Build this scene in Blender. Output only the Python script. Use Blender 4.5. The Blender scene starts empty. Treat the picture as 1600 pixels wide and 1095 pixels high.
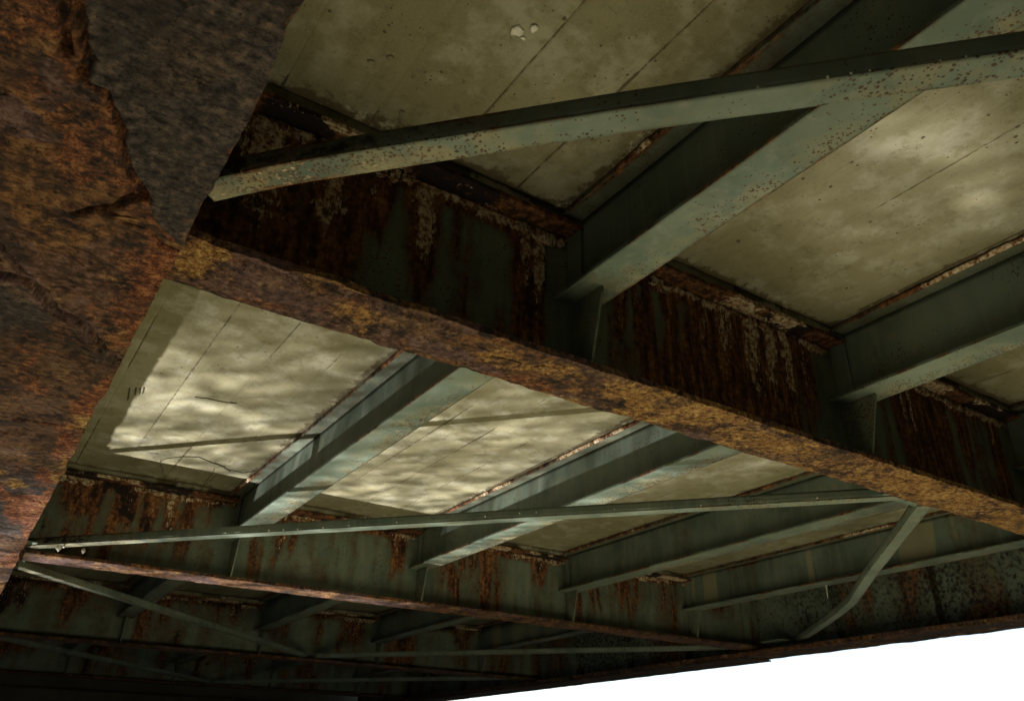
import bpy, math
import numpy as np
from mathutils import Matrix, Vector

# ------------------------------------------------------------------ camera, sky, stand-in sun, exposure
scene = bpy.context.scene
CZ = 1.60                                  # eye height above the bank
f_px, yaw, pit, rol = 1262.05, math.radians(33.1692), math.radians(27.7428), math.radians(0.8494)
fw = Vector((math.sin(yaw) * math.cos(pit), math.cos(yaw) * math.cos(pit), math.sin(pit)))
r0 = Vector((math.cos(yaw), -math.sin(yaw), 0)); u0 = r0.cross(fw)
rt = math.cos(rol) * r0 + math.sin(rol) * u0
up = -math.sin(rol) * r0 + math.cos(rol) * u0
cam_d = bpy.data.cameras.new('camera'); cam = bpy.data.objects.new('camera', cam_d)
scene.collection.objects.link(cam); scene.camera = cam
cam_d.sensor_width = 36; cam_d.lens = 36 * f_px / 1600
cam_d.clip_start = 0.05; cam_d.clip_end = 3000
m = Matrix.Identity(4)
for i in range(3):
    m[i][0] = rt[i]; m[i][1] = up[i]; m[i][2] = -fw[i]
m[2][3] = CZ
cam.matrix_world = m
cam_d.dof.use_dof = True; cam_d.dof.focus_distance = 4.6; cam_d.dof.aperture_fstop = 4.0

LIGHT = Vector((0.41, -0.52, 1.0))         # up from a lamp below the river, standing in for reflected sun
world = bpy.data.worlds.new('World'); scene.world = world; world.use_nodes = True
wn = world.node_tree; wn.nodes.clear()
sky = wn.nodes.new('ShaderNodeTexSky'); sky.sky_type = 'NISHITA'; sky.sun_disc = False
sky.sun_elevation = math.atan2(LIGHT.z, math.hypot(LIGHT.x, LIGHT.y))
sky.sun_rotation = math.atan2(-LIGHT.x, -LIGHT.y)
sky.dust_density = 3.0; sky.air_density = 1.0; sky.ozone_density = 0.6
bg = wn.nodes.new('ShaderNodeBackground'); bg.inputs[1].default_value = 0.11
wo = wn.nodes.new('ShaderNodeOutputWorld')
wn.links.new(sky.outputs[0], bg.inputs[0]); wn.links.new(bg.outputs[0], wo.inputs[0])

sun_d = bpy.data.lights.new('sun', 'SUN'); sun_d.energy = 4.5; sun_d.angle = math.radians(1.15)  # lamp below the river shining up, standing in for reflected sun
sun_d.color = (1.0, 0.985, 0.965)
sun = bpy.data.objects.new('sun', sun_d); scene.collection.objects.link(sun)
sun.rotation_euler = LIGHT.to_track_quat('-Z', 'Y').to_euler(); sun.location = (-4, 6, -3)

vs_ = scene.view_settings
vs_.view_transform = 'Standard'; vs_.look = 'None'; vs_.gamma = 1.0; vs_.use_curve_mapping = False
vs_.exposure = 1.95
scene.cycles.max_bounces = 5; scene.cycles.diffuse_bounces = 3; scene.cycles.glossy_bounces = 1; scene.cycles.transparent_max_bounces = 8
scene.cycles.use_denoising = True
scene.cycles.sample_clamp_indirect = 4.0

C = scene.collection

# ------------------------------------------------------------------ numpy noise
def _h(ix, iy, s):
    n = (ix.astype(np.int64) * 374761393 + iy.astype(np.int64) * 668265263 + s * 974634277) & 0xffffffff
    n = ((n ^ (n >> 13)) * 1274126177) & 0xffffffff
    n = ((n ^ (n >> 16)) * 2246822519) & 0xffffffff
    return ((n ^ (n >> 15)) & 0xffffff) / float(0xffffff)
def vn(x, y, s=0):
    x = np.asarray(x, float); y = np.asarray(y, float)
    x, y = np.broadcast_arrays(x, y)
    ix = np.floor(x); iy = np.floor(y); fx = x - ix; fy = y - iy
    fx = fx * fx * fx * (fx * (fx * 6 - 15) + 10); fy = fy * fy * fy * (fy * (fy * 6 - 15) + 10)
    a = _h(ix, iy, s); b = _h(ix + 1, iy, s); c = _h(ix, iy + 1, s); d = _h(ix + 1, iy + 1, s)
    return (a + (b - a) * fx) * (1 - fy) + (c + (d - c) * fx) * fy
def fbm(x, y, s=0, o=4, g=0.5):
    t = 0; a = 1; n = 0
    for k in range(o):
        t = t + a * vn(np.asarray(x) * 2 ** k + 17.3 * k, np.asarray(y) * 2 ** k - 9.1 * k, s + k); n += a; a *= g
    return t / n
def ss(a, b, x):
    t = np.clip((x - a) / (b - a), 0, 1); return t * t * (3 - 2 * t)
def seg_dist(X, Y, pts):
    d = np.full(np.shape(X), 1e9)
    for (ax, ay), (bx, by) in zip(pts[:-1], pts[1:]):
        dx, dy = bx - ax, by - ay; L = dx * dx + dy * dy + 1e-12
        t = np.clip(((X - ax) * dx + (Y - ay) * dy) / L, 0, 1)
        d = np.minimum(d, np.hypot(X - ax - t * dx, Y - ay - t * dy))
    return d
def in_poly(X, Y, pts):
    r = np.zeros(np.shape(X), bool); n = len(pts)
    for i in range(n):
        (x1, y1), (x2, y2) = pts[i], pts[(i + 1) % n]
        c = ((y1 > Y) != (y2 > Y)) & (X < (x2 - x1) * (Y - y1) / (y2 - y1 + 1e-12) + x1)
        r ^= c
    return r
RM = np.array([list(rt), list(up), list(fw)])
def on_z(u, v, z):                         # measuring aid: where a sight line meets a level
    d = RM.T @ np.array([(u - 800) / f_px, -(v - 547.5) / f_px, 1.0])
    t = (z - CZ) / d[2]
    return (d[0] * t, d[1] * t)
def on_y(u, v, y):
    d = RM.T @ np.array([(u - 800) / f_px, -(v - 547.5) / f_px, 1.0])
    return (d[0] * y / d[1], d[2] * y / d[1] + CZ)

# ------------------------------------------------------------------ object helpers
def link(o, parent=None):
    C.objects.link(o)
    if parent is not None: o.parent = parent
    return o
def thing(name, label, cat, group=None, loc=(0, 0, 0)):
    o = bpy.data.objects.new(name, None); o.empty_display_size = 0.2
    link(o); o.location = loc
    o['label'] = label; o['category'] = cat
    if group: o['group'] = group
    return o
def build(name, V, F, mat, parent=None, attrs=None, smooth=False, base=(0, 0, 0)):
    me = bpy.data.meshes.new(name)
    V = np.asarray(V, float) - np.asarray(base, float)
    me.from_pydata(V.tolist(), [], F if isinstance(F, list) else F.tolist())
    me.materials.append(mat)
    if attrs:
        for k, a in attrs.items():
            at = me.attributes.new(k, 'FLOAT', 'POINT'); at.data.foreach_set('value', np.asarray(a, np.float32).ravel())
    if smooth is True: me.polygons.foreach_set('use_smooth', np.ones(len(me.polygons), bool))
    elif smooth is not False: me.polygons.foreach_set('use_smooth', np.asarray(smooth, bool))
    me.update()
    o = bpy.data.objects.new(name, me); link(o, parent)
    return o
def plate(name, us, vs, th, mapf, mat, parent, fn=None, smooth=True, base=(0, 0, 0)):
    """closed plate with a detailed front face; mapf(U,V,H) -> world xyz; H>0 is outwards"""
    us = np.asarray(us, float); vs = np.asarray(vs, float)
    U, V = np.meshgrid(us, vs, indexing='ij')
    h = np.zeros_like(U); dU = 0; dV = 0; at = {}
    if fn: h, dU, dV, at = fn(U, V)
    pf = np.stack(np.broadcast_arrays(*mapf(U + dU, V + dV, h)), -1).reshape(-1, 3)
    pb = np.stack(np.broadcast_arrays(*mapf(U + dU, V + dV, np.full_like(U, -th))), -1).reshape(-1, 3)
    nu, nv = U.shape; N = nu * nv
    idx = np.arange(N).reshape(nu, nv)
    q = np.stack([idx[:-1, :-1], idx[1:, :-1], idx[1:, 1:], idx[:-1, 1:]], -1).reshape(-1, 4)
    loop = np.concatenate([idx[:-1, 0], idx[-1, :-1], idx[:0:-1, -1], idx[0, :0:-1]])
    nx = np.roll(loop, -1)
    side = np.stack([nx, loop, loop + N, nx + N], -1)
    F = np.concatenate([q, q[:, ::-1] + N, side])
    P = np.concatenate([pf, pb])
    # orientation from the first cell
    c0 = np.cross(pf[q[0][1]] - pf[q[0][0]], pf[q[0][3]] - pf[q[0][0]])
    if c0 @ (pf[q[0][0]] - pb[q[0][0]]) < 0: F = F[:, ::-1]
    A = {k: np.concatenate([np.broadcast_to(a, U.shape).ravel()] * 2) for k, a in at.items()}
    sm = np.zeros(len(F), bool)
    if smooth: sm[:len(q)] = True
    return build(name, P, F, mat, parent, A, sm, base)
def solid(name, corners_bottom, z0, z1, mat, parent):
    n = len(corners_bottom)
    V = [(x, y, z0) for x, y in corners_bottom] + [(x, y, z1) for x, y in corners_bottom]
    F = [list(range(n))[::-1], list(range(n, 2 * n))] + [[i, (i + 1) % n, (i + 1) % n + n, i + n] for i in range(n)]
    return build(name, V, F, mat, parent)
def box(name, x0, x1, y0, y1, z0, z1, mat, parent=None):
    return solid(name, [(x0, y0), (x1, y0), (x1, y1), (x0, y1)], z0, z1, mat, parent)

# ------------------------------------------------------------------ materials
class NT:
    def __init__(s, name):
        s.cap = 3; s.m = bpy.data.materials.new(name); s.m.use_nodes = True
        s.t = s.m.node_tree; s.t.nodes.clear()
        s.out = s.t.nodes.new('ShaderNodeOutputMaterial')
        g = s.t.nodes.new('ShaderNodeNewGeometry'); s.pos = g.outputs['Position']
    def L(s, a, b): s.t.links.new(a, b)
    def put(s, sock, v):
        if isinstance(v, bpy.types.NodeSocket): s.L(v, sock)
        elif isinstance(v, (tuple, list)): sock.default_value = (*v, 1.0) if len(sock.default_value) == 4 and len(v) == 3 else v
        else: sock.default_value = v
    def n(s, typ, **k):
        nd = s.t.nodes.new(typ)
        for a, b in k.items(): setattr(nd, a, b)
        return nd
    def attr(s, name): return s.n('ShaderNodeAttribute', attribute_name=name).outputs['Fac']
    def noise(s, scale, detail=4, rough=0.55, vec=None, dist=0.0, off=0.0):
        nd = s.n('ShaderNodeTexNoise'); nd.inputs['Scale'].default_value = scale
        nd.inputs['Detail'].default_value = min(detail, s.cap); nd.inputs['Roughness'].default_value = rough
        nd.inputs['Distortion'].default_value = dist
        v = vec or s.pos
        if off: v = s.vadd(v, (off, off * 1.7, -off))
        s.L(v, nd.inputs['Vector']); return nd.outputs['Fac']
    def vor(s, scale, vec=None, feat='F1', out='Distance', rnd=1.0):
        nd = s.n('ShaderNodeTexVoronoi', feature=feat); nd.inputs['Scale'].default_value = scale
        nd.inputs['Randomness'].default_value = rnd
        s.L(vec or s.pos, nd.inputs['Vector']); return nd.outputs[out]
    def vadd(s, v, o):
        nd = s.n('ShaderNodeVectorMath', operation='ADD'); s.put(nd.inputs[0], v); s.put(nd.inputs[1], o); return nd.outputs[0]
    def vmul(s, v, o):
        nd = s.n('ShaderNodeVectorMath', operation='MULTIPLY'); s.put(nd.inputs[0], v); s.put(nd.inputs[1], o); return nd.outputs[0]
    def mth(s, op, a, b=0.0, c=0.0, clamp=False):
        nd = s.n('ShaderNodeMath', operation=op, use_clamp=clamp)
        s.put(nd.inputs[0], a); s.put(nd.inputs[1], b); s.put(nd.inputs[2], c); return nd.outputs[0]
    def sst(s, x, a, b, lo=0.0, hi=1.0):
        nd = s.n('ShaderNodeMapRange', interpolation_type='SMOOTHSTEP')
        s.put(nd.inputs[0], x); nd.inputs[1].default_value = a; nd.inputs[2].default_value = b
        nd.inputs[3].default_value = lo; nd.inputs[4].default_value = hi; return nd.outputs[0]
    def mix(s, f, a, b):
        nd = s.n('ShaderNodeMix', data_type='RGBA'); s.put(nd.inputs[0], f); s.put(nd.inputs[6], a); s.put(nd.inputs[7], b); return nd.outputs[2]
    def ramp(s, f, stops):
        nd = s.n('ShaderNodeValToRGB'); s.L(f, nd.inputs[0]); e = nd.color_ramp.elements
        while len(e) > 1: e.remove(e[-1])
        e[0].position = stops[0][0]; e[0].color = (*stops[0][1], 1)
        for p, c in stops[1:]:
            k = e.new(p); k.color = (*c, 1)
        return nd.outputs[0]
    def bump(s, h, strength, dist, prev=None):
        nd = s.n('ShaderNodeBump'); nd.inputs['Strength'].default_value = strength; nd.inputs['Distance'].default_value = dist
        s.L(h, nd.inputs['Height'])
        if prev: s.L(prev, nd.inputs['Normal'])
        return nd.outputs[0]
    def bsdf(s, col, rough, nrm=None, spec=0.3):
        b = s.n('ShaderNodeBsdfPrincipled'); s.put(b.inputs['Base Color'], col); s.put(b.inputs['Roughness'], rough)
        b.inputs['Specular IOR Level'].default_value = spec
        if nrm: s.L(nrm, b.inputs['Normal'])
        s.L(b.outputs[0], s.out.inputs[0]); return b

def make_paint():
    k = NT('green_paint_rusting')
    n1 = k.noise(1.7, 5, .6); n2 = k.noise(9, 5, .65, off=3.1); nf = k.noise(70, 4, .7, off=7.7)
    drip = k.noise(1.0, 5, .6, vec=k.vmul(k.pos, (14, 14, .9)))
    col = k.mix(k.sst(n1, .3, .7), (.074, .103, .075), (.147, .186, .140))
    col = k.mix(k.mth('MULTIPLY', k.sst(drip, .45, .75), .5), col, (.200, .212, .168))
    col = k.mix(k.mth('MULTIPLY', k.sst(n2, .5, .75), .35), col, (.13, .125, .085))
    # fine rust specks breaking through the paint, in clusters
    sp = k.attr('speck')
    vn_ = k.n('ShaderNodeTexVoronoi'); vn_.inputs['Scale'].default_value = 78
    k.L(k.pos, vn_.inputs['Vector'])
    rnd = k.n('ShaderNodeSeparateColor'); k.L(vn_.outputs['Color'], rnd.inputs[0])
    dens = k.mth('ADD', k.mth('MULTIPLY', sp, .86), k.mth('MULTIPLY', k.mth('SUBTRACT', k.noise(3.6, 3, .65, off=5.5), .5), 1.7))
    rad = k.mth('MULTIPLY', k.mth('SUBTRACT', dens, k.mth('MULTIPLY', rnd.outputs[0], .70)), 1.25)
    rad = k.mth('MINIMUM', rad, k.mth('ADD', k.mth('MULTIPLY', rnd.outputs[1], .38), .22))
    ddist = k.mth('ADD', vn_.outputs['Distance'], k.mth('MULTIPLY', k.mth('SUBTRACT', k.noise(130, 2, .6, off=1.), .5), .75))
    spm = k.sst(k.mth('SUBTRACT', rad, ddist), -.03, .05)
    rustc = k.ramp(k.mth('ADD', k.mth('MULTIPLY', k.noise(26, 5, .7, off=11.), .45), k.mth('MULTIPLY', k.noise(1.0, 4, .65, vec=k.vmul(k.pos, (20, 20, 3.4))), .55)), [(.40, (.020, .009, .006)), (.47, (.065, .024, .010)), (.53, (.140, .053, .018)), (.62, (.27, .125, .042))])
    warm = k.mix(k.mth('MULTIPLY', k.mth('MULTIPLY', sp, k.sst(k.noise(7, 4, .6, off=2.2), .4, .65)), .6), col, (.24, .20, .10))
    col = k.mix(spm, warm, k.mix(rnd.outputs[2], (.035, .020, .010), (.095, .045, .016)))
    # rust sheets and runs
    ra = k.attr('rust')
    rm = k.mth('ADD', ra, k.mth('MULTIPLY', k.mth('SUBTRACT', k.mth('ADD', k.mth('MULTIPLY', n2, .55), k.mth('MULTIPLY', nf, .45)), .5), 1.1))
    halo = k.sst(rm, .12, .5); core = k.sst(rm, .38, .74)
    col = k.mix(k.mth('MULTIPLY', halo, .55), col, (.075, .050, .020))
    col = k.mix(core, col, rustc)
    dk = k.attr('dark_tone')  # near-black tone mixed in by mask
    col = k.mix(k.sst(k.mth('ADD', dk, k.mth('MULTIPLY', k.mth('SUBTRACT', k.noise(18, 4, .65, off=8.), .5), 1.2)), .35, .65), col, (.014, .008, .007))
    col = k.mix(k.mth('MULTIPLY', k.sst(k.mth('ADD', k.attr('pale'), k.mth('MULTIPLY', k.mth('SUBTRACT', n2, .5), .8)), .3, .8), .7), col, (.27, .245, .140))
    # pale mineral crust
    ca = k.attr('crust')
    cm = k.sst(k.mth('ADD', ca, k.mth('MULTIPLY', k.mth('SUBTRACT', k.noise(1.0, 4, .75, vec=k.vmul(k.pos, (42, 42, 17))), .5), 1.9)), .40, .60)
    cc = k.ramp(k.noise(34, 4, .7, off=9.), [(.38, (.11, .05, .020)), (.47, (.34, .21, .105)), (.58, (.56, .46, .31))])
    col = k.mix(cm, col, cc)
    h = k.mth('ADD', k.mth('MULTIPLY', nf, k.mth('ADD', k.mth('MULTIPLY', core, .8), .12)), k.mth('MULTIPLY', cm, .8))
    nr = k.bump(h, .55, .006)
    nr = k.bump(spm, .35, .002, nr)
    k.bsdf(col, k.mth('ADD', k.mth('MULTIPLY', core, .3), .58), nr, .28)
    return k.m

def make_rust():
    k = NT('scaling_rust'); k.cap = 5
    n0 = k.noise(2.2, 4, .6); n1 = k.noise(8, 6, .68, dist=.35, off=2.); n2 = k.noise(30, 6, .7, off=5.); nf = k.noise(130, 3, .7, off=9.)
    lam = k.noise(1.0, 5, .65, vec=k.vmul(k.pos, (9, 34, 20)), dist=.3)
    base = k.ramp(k.mth('ADD', k.mth('MULTIPLY', n1, .55), k.mth('MULTIPLY', n2, .45)),
                  [(.39, (.012, .008, .007)), (.45, (.038, .021, .014)), (.50, (.090, .044, .020)), (.555, (.180, .080, .028)), (.62, (.29, .155, .062))])
    grey = k.ramp(n2, [(.36, (.014, .011, .010)), (.47, (.042, .033, .029)), (.55, (.070, .052, .042)), (.66, (.125, .085, .060))])
    ochre = k.ramp(k.mth('ADD', k.mth('ADD', k.mth('MULTIPLY', n2, .45), k.mth('MULTIPLY', nf, .3)), k.mth('MULTIPLY', n1, .25)),
                   [(.41, (.042, .020, .010)), (.47, (.160, .072, .021)), (.53, (.30, .158, .045)), (.61, (.46, .315, .125))])
    purp = k.ramp(n2, [(.34, (.035, .020, .019)), (.50, (.105, .055, .045)), (.66, (.19, .115, .095))])
    red = k.ramp(k.mth('ADD', k.mth('MULTIPLY', n2, .6), k.mth('MULTIPLY', nf, .4)), [(.40, (.030, .010, .006)), (.50, (.15, .045, .018)), (.60, (.34, .145, .055))])
    wob = k.mth('MULTIPLY', k.mth('SUBTRACT', k.mth('ADD', k.mth('MULTIPLY', n1, .6), k.mth('MULTIPLY', n2, .4)), .5), 1.5)
    def msk(a): return k.sst(k.mth('ADD', k.attr(a), wob), .36, .64)
    col = k.mix(k.mth('MULTIPLY', k.sst(lam, .52, .7), .55), base, red)
    col = k.mix(msk('grey'), col, grey)
    col = k.mix(msk('purple'), col, purp)
    col = k.mix(msk('red'), col, red)
    col = k.mix(msk('ochre'), col, ochre)
    col = k.mix(k.mth('MULTIPLY', k.sst(k.noise(3.4, 4, .65, dist=.6, off=6.), .52, .68), k.mth('SUBTRACT', .6, k.mth('MULTIPLY', k.attr('grey'), .45))), col, k.ramp(n2, [(.38, (.06, .03, .012)), (.52, (.24, .125, .045)), (.66, (.36, .24, .11))]))
    col = k.mix(k.mth('MULTIPLY', k.sst(k.noise(4.6, 4, .65, dist=.4, off=16.), .52, .66), .6), col, (.028, .020, .017))
    pit = k.sst(k.noise(62, 3, .6, off=14.), .60, .68)
    col = k.mix(k.mth('MULTIPLY', pit, .7), col, (.018, .011, .008))
    h = k.mth('ADD', k.mth('ADD', k.mth('MULTIPLY', n2, .8), k.mth('MULTIPLY', nf, .5)), k.mth('MULTIPLY', k.sst(lam, .45, .55), .35))
    h = k.mth('SUBTRACT', h, k.mth('MULTIPLY', pit, .6))
    nr = k.bump(h, 1.0, .014)
    k.bsdf(col, .85, nr, .22)
    return k.m

def make_concrete():
    k = NT('board_marked_concrete'); k.cap = 4
    n0 = k.noise(.8, 5, .6); n1 = k.noise(4.5, 6, .65, off=3.); nf = k.noise(90, 4, .7, off=6.)
    grain = k.noise(1.0, 5, .65, vec=k.vmul(k.pos, (26, 2.2, 10)))
    col = k.mix(k.sst(n0, .3, .7), (.140, .124, .062), (.218, .198, .118))
    col = k.mix(k.mth('MULTIPLY', k.sst(n1, .46, .66), .6), col, (.295, .28, .205))
    col = k.mix(k.mth('MULTIPLY', k.sst(k.noise(13, 4, .7, off=41.), .52, .68), .4), col, (.095, .080, .038))
    col = k.mix(k.mth('MULTIPLY', k.sst(grain, .5, .75), .35), col, (.120, .102, .050))
    col = k.mix(k.mth('MULTIPLY', k.sst(nf, .45, .75), .25), col, (.31, .285, .20))
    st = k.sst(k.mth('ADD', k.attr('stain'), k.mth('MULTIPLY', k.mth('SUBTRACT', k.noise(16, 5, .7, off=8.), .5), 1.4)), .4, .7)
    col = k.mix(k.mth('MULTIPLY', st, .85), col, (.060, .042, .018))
    wh = k.sst(k.mth('ADD', k.attr('pale'), k.mth('MULTIPLY', k.mth('SUBTRACT', k.noise(22, 5, .7, off=18.), .5), 1.4)), .4, .7)
    col = k.mix(k.mth('MULTIPLY', wh, .8), col, (.40, .365, .26))
    # bug holes and dark flecks
    d = k.vor(11, vec=k.vadd(k.pos, k.mth('MULTIPLY', n1, .05)))
    size = k.mth('MULTIPLY', k.sst(k.noise(6.1, 3, .6, off=21.), .42, .70), .12)
    hole = k.sst(k.mth('SUBTRACT', d, size), .0, .02, 1.0, 0.0)
    d2 = k.vor(34); hole2 = k.sst(k.mth('SUBTRACT', d2, k.mth('MULTIPLY', k.sst(k.noise(9.1, 3, .6, off=31.), .45, .72), .20)), .0, .03, 1.0, 0.0)
    hl = k.mth('MAXIMUM', hole, hole2)
    col = k.mix(k.mth('MULTIPLY', hl, .85), col, (.045, .036, .018))
    fleck = k.sst(k.noise(1.0, 4, .7, vec=k.vmul(k.pos, (46, 17, 20))), .64, .70)
    col = k.mix(k.mth('MULTIPLY', fleck, .7), col, (.06, .048, .024))
    h = k.mth('SUBTRACT', k.mth('ADD', k.mth('MULTIPLY', nf, .3), k.mth('ADD', k.mth('MULTIPLY', n1, .5), k.mth('MULTIPLY', grain, .35))), k.mth('MULTIPLY', hl, .9))
    k.bsdf(col, .82, k.bump(h, .45, .006), .25)
    return k.m

def make_plain(name, c1, c2, scale, rough=.9, bump=.02):
    k = NT(name)
    n1 = k.noise(scale, 6, .65); n2 = k.noise(scale * 9, 4, .7, off=3.)
    col = k.mix(k.sst(n1, .3, .7), c1, c2)
    col = k.mix(k.mth('MULTIPLY', k.sst(n2, .5, .8), .4), col, tuple(x * .55 for x in c1))
    k.bsdf(col, rough, k.bump(k.mth('ADD', n1, n2), .5, bump), .2)
    return k.m

def make_river():
    """river sheet; masks glow upward and pass the lamp below in painted wavering bands"""
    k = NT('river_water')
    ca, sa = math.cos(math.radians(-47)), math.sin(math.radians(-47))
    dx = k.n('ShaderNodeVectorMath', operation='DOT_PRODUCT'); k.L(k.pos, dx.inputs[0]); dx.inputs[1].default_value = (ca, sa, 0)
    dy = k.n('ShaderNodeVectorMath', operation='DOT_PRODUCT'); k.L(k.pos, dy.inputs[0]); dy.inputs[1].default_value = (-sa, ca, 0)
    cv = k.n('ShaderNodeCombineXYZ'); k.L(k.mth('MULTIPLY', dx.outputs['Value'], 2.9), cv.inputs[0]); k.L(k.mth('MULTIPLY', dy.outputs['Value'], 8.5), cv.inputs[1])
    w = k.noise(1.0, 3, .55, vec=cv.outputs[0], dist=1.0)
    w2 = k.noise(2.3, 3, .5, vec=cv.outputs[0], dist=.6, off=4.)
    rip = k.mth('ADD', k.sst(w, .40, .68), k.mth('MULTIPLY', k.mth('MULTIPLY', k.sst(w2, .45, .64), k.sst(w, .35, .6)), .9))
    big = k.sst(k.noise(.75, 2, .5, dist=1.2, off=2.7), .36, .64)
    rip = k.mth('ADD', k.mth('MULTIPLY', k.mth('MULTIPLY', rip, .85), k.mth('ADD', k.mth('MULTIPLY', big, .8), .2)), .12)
    g = k.mth('MULTIPLY', k.mth('MULTIPLY', rip, k.attr('dapple_mask')), .74, clamp=True)
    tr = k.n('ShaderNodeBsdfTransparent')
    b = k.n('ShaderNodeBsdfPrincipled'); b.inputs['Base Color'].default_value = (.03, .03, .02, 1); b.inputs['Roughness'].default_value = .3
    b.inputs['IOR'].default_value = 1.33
    tl = k.n('ShaderNodeBsdfTranslucent'); tl.inputs['Color'].default_value = (.68, .63, .41, 1)   # upward glow put in to light the undersides
    mt = k.n('ShaderNodeMixShader'); k.L(k.attr('glow_mask'), mt.inputs[0]); k.L(b.outputs[0], mt.inputs[1]); k.L(tl.outputs[0], mt.inputs[2])
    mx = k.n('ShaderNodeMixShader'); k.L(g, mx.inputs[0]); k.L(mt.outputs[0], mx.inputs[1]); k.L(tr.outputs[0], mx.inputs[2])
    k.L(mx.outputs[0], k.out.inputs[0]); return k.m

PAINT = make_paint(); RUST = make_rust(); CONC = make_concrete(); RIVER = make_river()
GROUND = make_plain('earth_bank', (.05, .044, .025), (.085, .074, .042), .9)
ABUT = make_plain('grimy_abutment_concrete', (.085, .078, .055), (.13, .12, .088), .7)
MARK = make_plain('dark_marking', (.030, .028, .018), (.045, .040, .026), 8)
SEAM = make_plain('crack_grime', (.065, .058, .034), (.12, .105, .065), 30)
CHALK = make_plain('white_mineral', (.52, .50, .40), (.66, .63, .52), 20)

# ------------------------------------------------------------------ dimensions (metres)
zS = CZ + 2.600      # slab soffit
zT = CZ + 2.114      # underside of stringers
zF = CZ + 1.700      # underside of floor beams
zG = CZ + 1.620      # underside of main girders
zL = CZ + 1.750      # underside of lateral braces
FY = [-3.02, 2.81, 8.61, 14.36, 20.2]   # floor beam web lines
SX = [2.184, 4.342, 6.511, 8.693]                    # stringer web lines
AX, BX = 0.0, 10.18                                  # girder web lines
Y0, Y1 = -4.6, 24.6

# ------------------------------------------------------------------ ground, river
def gh(X, Y):
    near = -1.55 * ss(-1.3, 1.7, Y + .35 * (fbm(X * .5, Y * .5, 3) - .5) * 2)
    far = 4.1 * ss(12.6, 21.5, Y)  # far bank raised to keep light out of the far bays
    rear = 2.3 * ss(-1.5, -7.0, Y)
    return near + far + rear + .12 * (fbm(X * 1.1, Y * 1.1, 9) - .5)
gx = np.concatenate([np.linspace(-1500, -40, 12), np.linspace(-30, 40, 90), np.linspace(50, 1500, 12)])
gy = np.concatenate([np.linspace(-1500, -30, 12), np.linspace(-20, 50, 210), np.linspace(60, 1500, 12)])
X, Y = np.meshgrid(gx, gy, indexing='ij')
idx = np.arange(X.size).reshape(X.shape)
q = np.stack([idx[:-1, :-1], idx[1:, :-1], idx[1:, 1:], idx[:-1, 1:]], -1).reshape(-1, 4)
zg = gh(X, Y)
keep = (zg.ravel()[q] > -1.35).any(1)               # banks; the channel between them is the river sheet
g = build('ground', np.stack([X, Y, zg], -1).reshape(-1, 3), q[keep], GROUND, smooth=True); g['kind'] = 'structure'
RZ = -1.05
gx = np.concatenate([np.linspace(-1400, -30, 10), np.arange(-20, 25, .3), np.linspace(30, 1400, 10)])
gy = np.arange(-.6, 17, .25)
X, Y = np.meshgrid(gx, gy, indexing='ij')
# where lamp light is let through, set by where dapples land on the soffit
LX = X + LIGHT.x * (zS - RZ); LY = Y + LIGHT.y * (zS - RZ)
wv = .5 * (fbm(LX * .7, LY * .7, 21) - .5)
dapple_mask = ss(-.4, .5, LX + wv) * ss(5.9, 4.6, LX + .35 * (LY - 6) + wv) * (.25 * ss(3.2, 4.2, LY + wv) + .75 * ss(4.4, 6.6, LY + .35 * LX - .7 + wv)) * ss(10.2, 8.6, LY + wv)
dapple_mask = dapple_mask + .30 * ss(1.1, .3, np.hypot((LX - 3.35) / 1.0, (LY - 1.55) / .75) + wv)  # extra faint pool of light let through for the near bay
glow_mask = .70 * ss(-2.8, 1.8, X) * ss(10.0, 5.5, X) * ss(.2, 1.6, Y) * ss(8.6, 4.0, Y)  # area of added upward glow, shaped to light undersides more than webs
idx = np.arange(X.size).reshape(X.shape)
q = np.stack([idx[:-1, :-1], idx[1:, :-1], idx[1:, 1:], idx[:-1, 1:]], -1).reshape(-1, 4)
g = build('river', np.stack([X, Y, np.full_like(X, RZ)], -1).reshape(-1, 3), q, RIVER, attrs={'dapple_mask': dapple_mask.ravel(), 'glow_mask': glow_mask.ravel()}, smooth=True); g['kind'] = 'structure'

ab = thing('abutment', 'unseen concrete abutment wall behind the viewer, added to block light', 'abutment')  # unseen wall added as a light blocker
box('wall', -1.6, 11.6, -6.0, -4.7, 0.2, zS - .9, ABUT, ab)  # part of the unseen light blocker
box('added_bearing_shelf', -1.5, 11.5, -5.9, -4.75, zS - .898, zS - .75, ABUT, ab)

ab = thing('abutment', 'added far abutment wall shutting light out of the far bays', 'abutment')  # added to close the far end off from light
box('wall', -1.6, 11.6, 23.5, 24.9, 1.2, zS - .9, ABUT, ab)  # part of the added wall that shuts light out
box('added_back_wall', -1.5, 11.5, 23.8, 24.85, zS - .898, zS + .04, ABUT, ab)

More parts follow.
